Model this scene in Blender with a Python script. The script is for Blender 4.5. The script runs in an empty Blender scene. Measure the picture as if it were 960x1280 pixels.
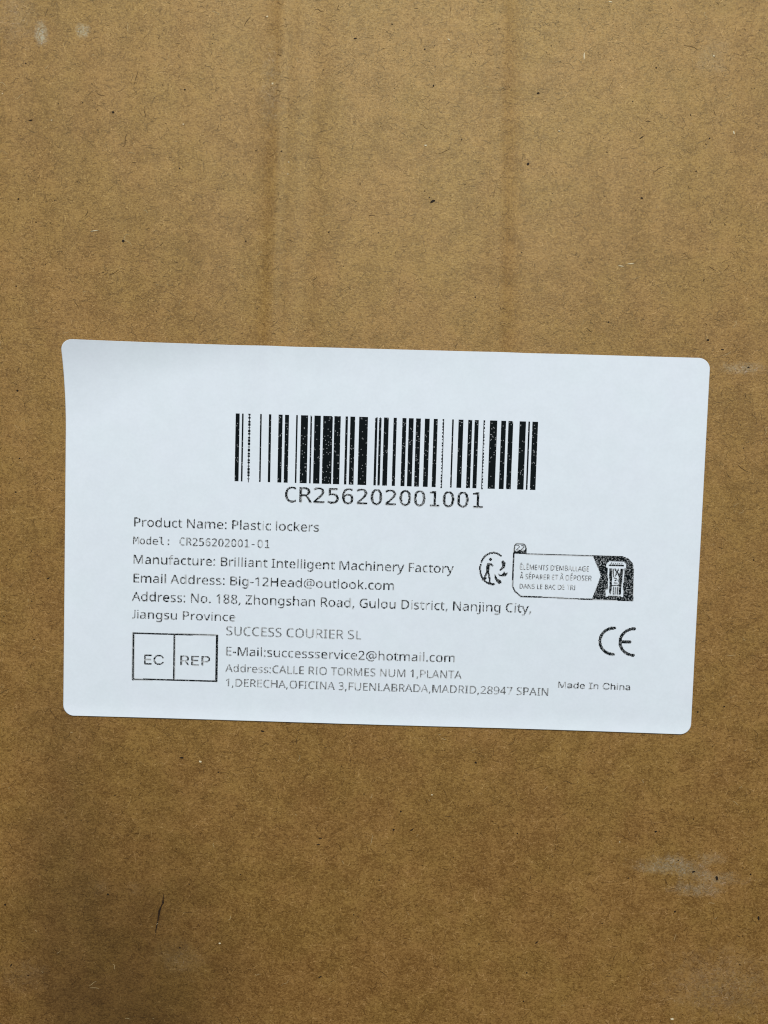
import bpy, math, json
import numpy as np
from mathutils import Matrix, Vector

S = bpy.context.scene
C = S.collection
MM = 0.001
TOP = 0.12                      # height of the carton's top panel, metres

# ------------------------------------------------------------------ camera
cam = bpy.data.cameras.new('camera')
cam.sensor_width = 36.0; cam.lens = 32.34; cam.clip_start = 0.005; cam.clip_end = 20
co = bpy.data.objects.new('camera', cam); C.objects.link(co)
co.matrix_world = Matrix(((0.99952445, -0.02924152, 0.00978855, 0.00170082),
                          (0.02852375, 0.99735728, 0.06681951, 0.01400605),
                          (-0.01171659, -0.06650852, 0.99771706, 0.14452064 + TOP),
                          (0, 0, 0, 1)))
cam.dof.use_dof = True; cam.dof.focus_distance = 0.1465; cam.dof.aperture_fstop = 22.0
S.camera = co

# ------------------------------------------------------------------ light
w = bpy.data.worlds.new('World'); S.world = w; w.use_nodes = True
bg = w.node_tree.nodes['Background']
bg.inputs[0].default_value = (0.80, 0.92, 1.0, 1); bg.inputs[1].default_value = 0.14

def area(name, loc, target, sx, sy, power, col):
    l = bpy.data.lights.new(name, 'AREA'); l.shape = 'RECTANGLE'; l.size = sx; l.size_y = sy
    l.energy = power; l.color = col
    o = bpy.data.objects.new(name, l); C.objects.link(o); o.location = loc
    d = Vector(target) - Vector(loc)
    o.rotation_euler = d.to_track_quat('-Z', 'Y').to_euler(); return o
area('ceiling_lamp', (0.05, 0.48, 0.94), (0, 0, TOP), 0.5, 0.30, 8.35, (0.985, 1.0, 1.02))

S.view_settings.view_transform = 'Standard'; S.view_settings.look = 'None'
S.view_settings.exposure = 0.0; S.view_settings.gamma = 1.0
S.view_settings.use_curve_mapping = False
S.render.filter_size = 1.15 if hasattr(S.render, 'filter_size') else 1.5
S.cycles.filter_width = 1.15

rng = np.random.default_rng(7)

# ------------------------------------------------------------------ node helper
class NT:
    def __init__(s, name):
        s.m = bpy.data.materials.new(name); s.m.use_nodes = True
        s.t = s.m.node_tree; s.b = s.t.nodes['Principled BSDF']
    def n(s, typ, **kw):
        x = s.t.nodes.new(typ)
        for k, v in kw.items():
            if k.startswith('i_'):
                key = k[2:]; key = int(key) if key.isdigit() else key
                s.put(x.inputs[key], v)
            else: setattr(x, k, v)
        return x
    def put(s, inp, v):
        if isinstance(v, bpy.types.NodeSocket): s.t.links.new(v, inp)
        else: inp.default_value = v
    def math(s, op, a, b=0.0, c=None):
        x = s.n('ShaderNodeMath', operation=op); s.put(x.inputs[0], a); s.put(x.inputs[1], b)
        if c is not None: s.put(x.inputs[2], c)
        return x.outputs[0]
    def noise(s, vec, scale, detail=2.0, rough=0.5, dist=0.0):
        x = s.n('ShaderNodeTexNoise', i_Scale=scale, i_Detail=detail, i_Roughness=rough, i_Distortion=dist)
        s.put(x.inputs['Vector'], vec); return x.outputs[0]
    def ramp(s, v, lo, hi, a=0.0, b=1.0):
        x = s.n('ShaderNodeMapRange', i_1=lo, i_2=hi, i_3=a, i_4=b, interpolation_type='SMOOTHSTEP')
        s.put(x.inputs[0], v); return x.outputs[0]
    def mapping(s, vec, loc=(0,0,0), rot=(0,0,0), scale=(1,1,1)):
        x = s.n('ShaderNodeMapping'); s.put(x.inputs[0], vec)
        x.inputs[1].default_value = loc; x.inputs[2].default_value = rot; x.inputs[3].default_value = scale
        return x.outputs[0]
    def mix(s, f, a, b, mode='MIX'):
        x = s.n('ShaderNodeMix', data_type='RGBA', blend_type=mode, clamp_factor=True)
        s.put(x.inputs[0], f); s.put(x.inputs[6], a); s.put(x.inputs[7], b); return x.outputs[2]

DATA = json.loads(r'''{"dark": [[-6.16, 76.45, 0.63, 0.25, 0], [-43.1, 64.63, 0.38, 0.38, 0], [-41.37, 45.23, 0.44, 0.44, 0], [-32.06, 68.24, 0.31, 0.25, 0], [-55.8, 63.12, 0.75, 0.2, 10], [-20.97, 59.42, 0.23, 0.23, 0], [-32.76, 56.48, 0.28, 0.25, 0], [-57.75, 51.25, 0.31, 0.31, 0], [-55.0, 47.8, 0.25, 0.25, 0], [-52.76, 47.74, 0.2, 0.2, 0], [-9.47, 47.39, 0.28, 0.25, 0], [-22.32, 45.72, 0.28, 0.25, 0], [-44.5, 40.39, 0.2, 0.2, 0], [-58.1, 37.94, 0.28, 0.25, 0], [-47.79, 65.95, 0.2, 0.2, 0], [-45.44, 64.93, 0.21, 0.2, 0], [-4.85, 54.77, 0.2, 0.2, 0], [-1.81, 47.47, 0.2, 0.2, 0], [-56.56, 71.58, 0.23, 0.23, 0], [-22.3, 38.4, 0.2, 0.2, 0], [-17.02, 59.28, 0.21, 0.21, 0], [4.48, 75.16, 0.28, 0.25, 0], [27.67, 81.59, 0.2, 0.2, 0], [22.0, 69.07, 0.44, 0.31, 0], [39.69, 73.16, 0.25, 0.25, 0], [45.25, 66.31, 0.21, 0.21, 0], [6.42, 52.4, 0.88, 0.44, 20], [5.14, 53.94, 0.21, 0.21, 0], [5.91, 52.99, 0.21, 0.21, 0], [20.82, 58.42, 0.5, 0.43, 0], [38.42, 53.7, 0.43, 0.33, 0], [37.99, 62.79, 0.88, 0.16, 35], [48.35, 62.93, 0.28, 0.25, 0], [10.54, 61.76, 0.21, 0.21, 0], [46.53, 57.98, 0.25, 0.25, 0], [34.12, 34.76, 0.28, 0.25, 0], [49.68, 32.48, 0.44, 0.31, 0], [13.45, 38.0, 0.28, 0.23, 0], [20.36, 45.01, 0.21, 0.21, 0], [23.66, 76.09, 0.2, 0.2, 0], [5.99, 69.75, 0.28, 0.38, 0], [-0.62, 78.7, 0.25, 0.25, 0], [-59.36, -61.3, 0.35, 0.3, 0], [-42.91, -59.39, 0.38, 0.33, 0], [-31.11, -36.17, 0.75, 0.3, 0], [-18.19, -31.43, 0.69, 0.28, -10], [-25.14, -38.34, 0.3, 0.25, 0], [-41.76, -42.71, 0.23, 0.2, 0], [-30.93, -67.85, 0.35, 0.28, 0], [-7.98, -72.05, 0.69, 0.19, 35], [-8.54, -48.75, 0.63, 0.19, 0], [-8.77, -49.82, 0.57, 0.18, 0], [1.21, -55.47, 0.3, 0.23, 0], [-2.78, -61.36, 0.23, 0.2, 0], [-1.63, -41.25, 0.28, 0.2, 0], [-58.43, -71.53, 0.63, 0.19, 60], [-55.67, -73.2, 0.3, 0.18, 0], [-21.23, -55.03, 0.2, 0.2, 0], [4.36, -43.95, 0.35, 0.33, 0], [3.3, -47.03, 0.4, 0.3, 30], [6.26, -46.93, 0.88, 0.2, 40], [16.16, -35.55, 0.43, 0.3, 0], [23.26, -47.02, 0.29, 0.25, 0], [45.42, -45.88, 0.38, 0.33, 0], [51.33, -43.58, 0.23, 0.2, 0], [55.54, -53.21, 0.43, 0.75, 15], [49.15, -59.02, 0.35, 0.33, 0], [60.89, -52.37, 0.3, 0.25, 0], [60.04, -67.48, 0.23, 0.23, 0], [25.38, -75.19, 0.25, 0.25, 0], [25.71, -70.31, 0.28, 0.25, 0], [27.06, -65.15, 0.75, 0.21, 35], [37.52, -61.43, 0.2, 0.2, 0], [23.47, -52.58, 0.2, 0.2, 0], [17.75, -65.74, 0.28, 0.25, 0], [51.77, -52.28, 0.63, 0.38, 20], [51.07, -26.09, 0.4, 0.33, 0], [62.58, -59.62, 0.38, 0.75, 10], [-57.82, 21.74, 0.38, 0.33, 0], [-57.42, 11.1, 0.28, 0.2, 0], [-51.84, 7.99, 0.23, 0.2, 0], [-58.04, 5.78, 0.38, 0.25, 0], [-58.92, -3.39, 0.23, 0.19, 0], [-52.78, -7.81, 0.63, 0.19, 30], [-59.8, -14.06, 0.25, 0.19, 0], [-54.92, -17.65, 0.33, 0.19, 0], [-57.1, -19.92, 0.21, 0.18, 0], [56.2, 28.48, 0.38, 0.25, 0], [51.98, 31.07, 0.5, 0.18, 0], [55.21, -25.05, 0.25, 0.25, 0], [56.02, 15.97, 0.23, 0.23, 0], [58.6, -1.53, 0.25, 0.23, 0], [55.76, -11.79, 0.23, 0.2, 0], [49.24, -50.51, 0.23, 0.23, 0], [41.42, -53.7, 0.38, 0.23, 20], [48.59, 41.62, 0.25, 0.2, 50]], "pale": [[-28.07, -36.66, 0.5, 0.33, -10], [-19.64, 79.32, 0.3, 0.25, 0], [-18.59, 69.4, 0.33, 0.3, 0], [-32.24, 63.1, 0.28, 0.25, 0], [5.05, 60.78, 0.5, 0.25, -5], [8.08, 76.66, 0.63, 0.18, -35], [28.7, 74.67, 0.2, 1.38, 0], [9.29, -41.02, 0.28, 0.25, 0], [49.66, -77.17, 0.63, 0.38, 0], [-52.58, 63.2, 0.25, 0.2, 0], [-60.12, 66.97, 0.25, 0.25, 0], [32.34, 82.75, 0.63, 0.2, 0], [-24.41, -66.68, 0.38, 0.23, 0], [-15.97, 55.94, 0.2, 0.2, 0], [-15.88, 57.74, 0.2, 0.2, 0], [25.4, 63.44, 0.38, 0.16, 0], [37.17, 43.75, 1.63, 0.14, 5], [35.71, 43.35, 1.01, 0.14, -8], [-45.8, 46.7, 1.76, 0.13, 10], [51.95, 63.85, 0.25, 0.63, 20], [48.32, 75.14, 0.33, 0.28, 0], [39.74, -47.79, 0.2, 0.2, 0]], "tear": [[-33.685, -58.802], [-33.804, -59.745], [-33.821, -60.416], [-34.088, -60.962], [-34.404, -61.779], [-34.523, -62.724], [-34.706, -63.806], [-34.953, -65.027], [-35.069, -66.244]], "blobs": [[-54.236, 76.031, 1.01, 2.01], [-47.735, 76.42, 1.13, 1.13], [48.256, -51.34, 5.78, 1.76], [54.775, -53.24, 5.03, 1.26], [52.305, -55.184, 4.52, 1.26], [54.602, -49.932, 2.51, 1.13], [-44.093, -58.222, 1.76, 1.51], [-38.747, -58.306, 1.51, 1.26], [-30.905, -69.61, 4.27, 3.27], [-56.458, -73.224, 4.52, 3.02], [55.466, 28.341, 4.27, 1.01], [-18.697, 68.8, 2.01, 7.54], [-58.047, 78.546, 3.77, 4.27], [56.987, -70.82, 10.05, 6.28], [48.075, 75.131, 2.76, 3.02]]}''')
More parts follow.
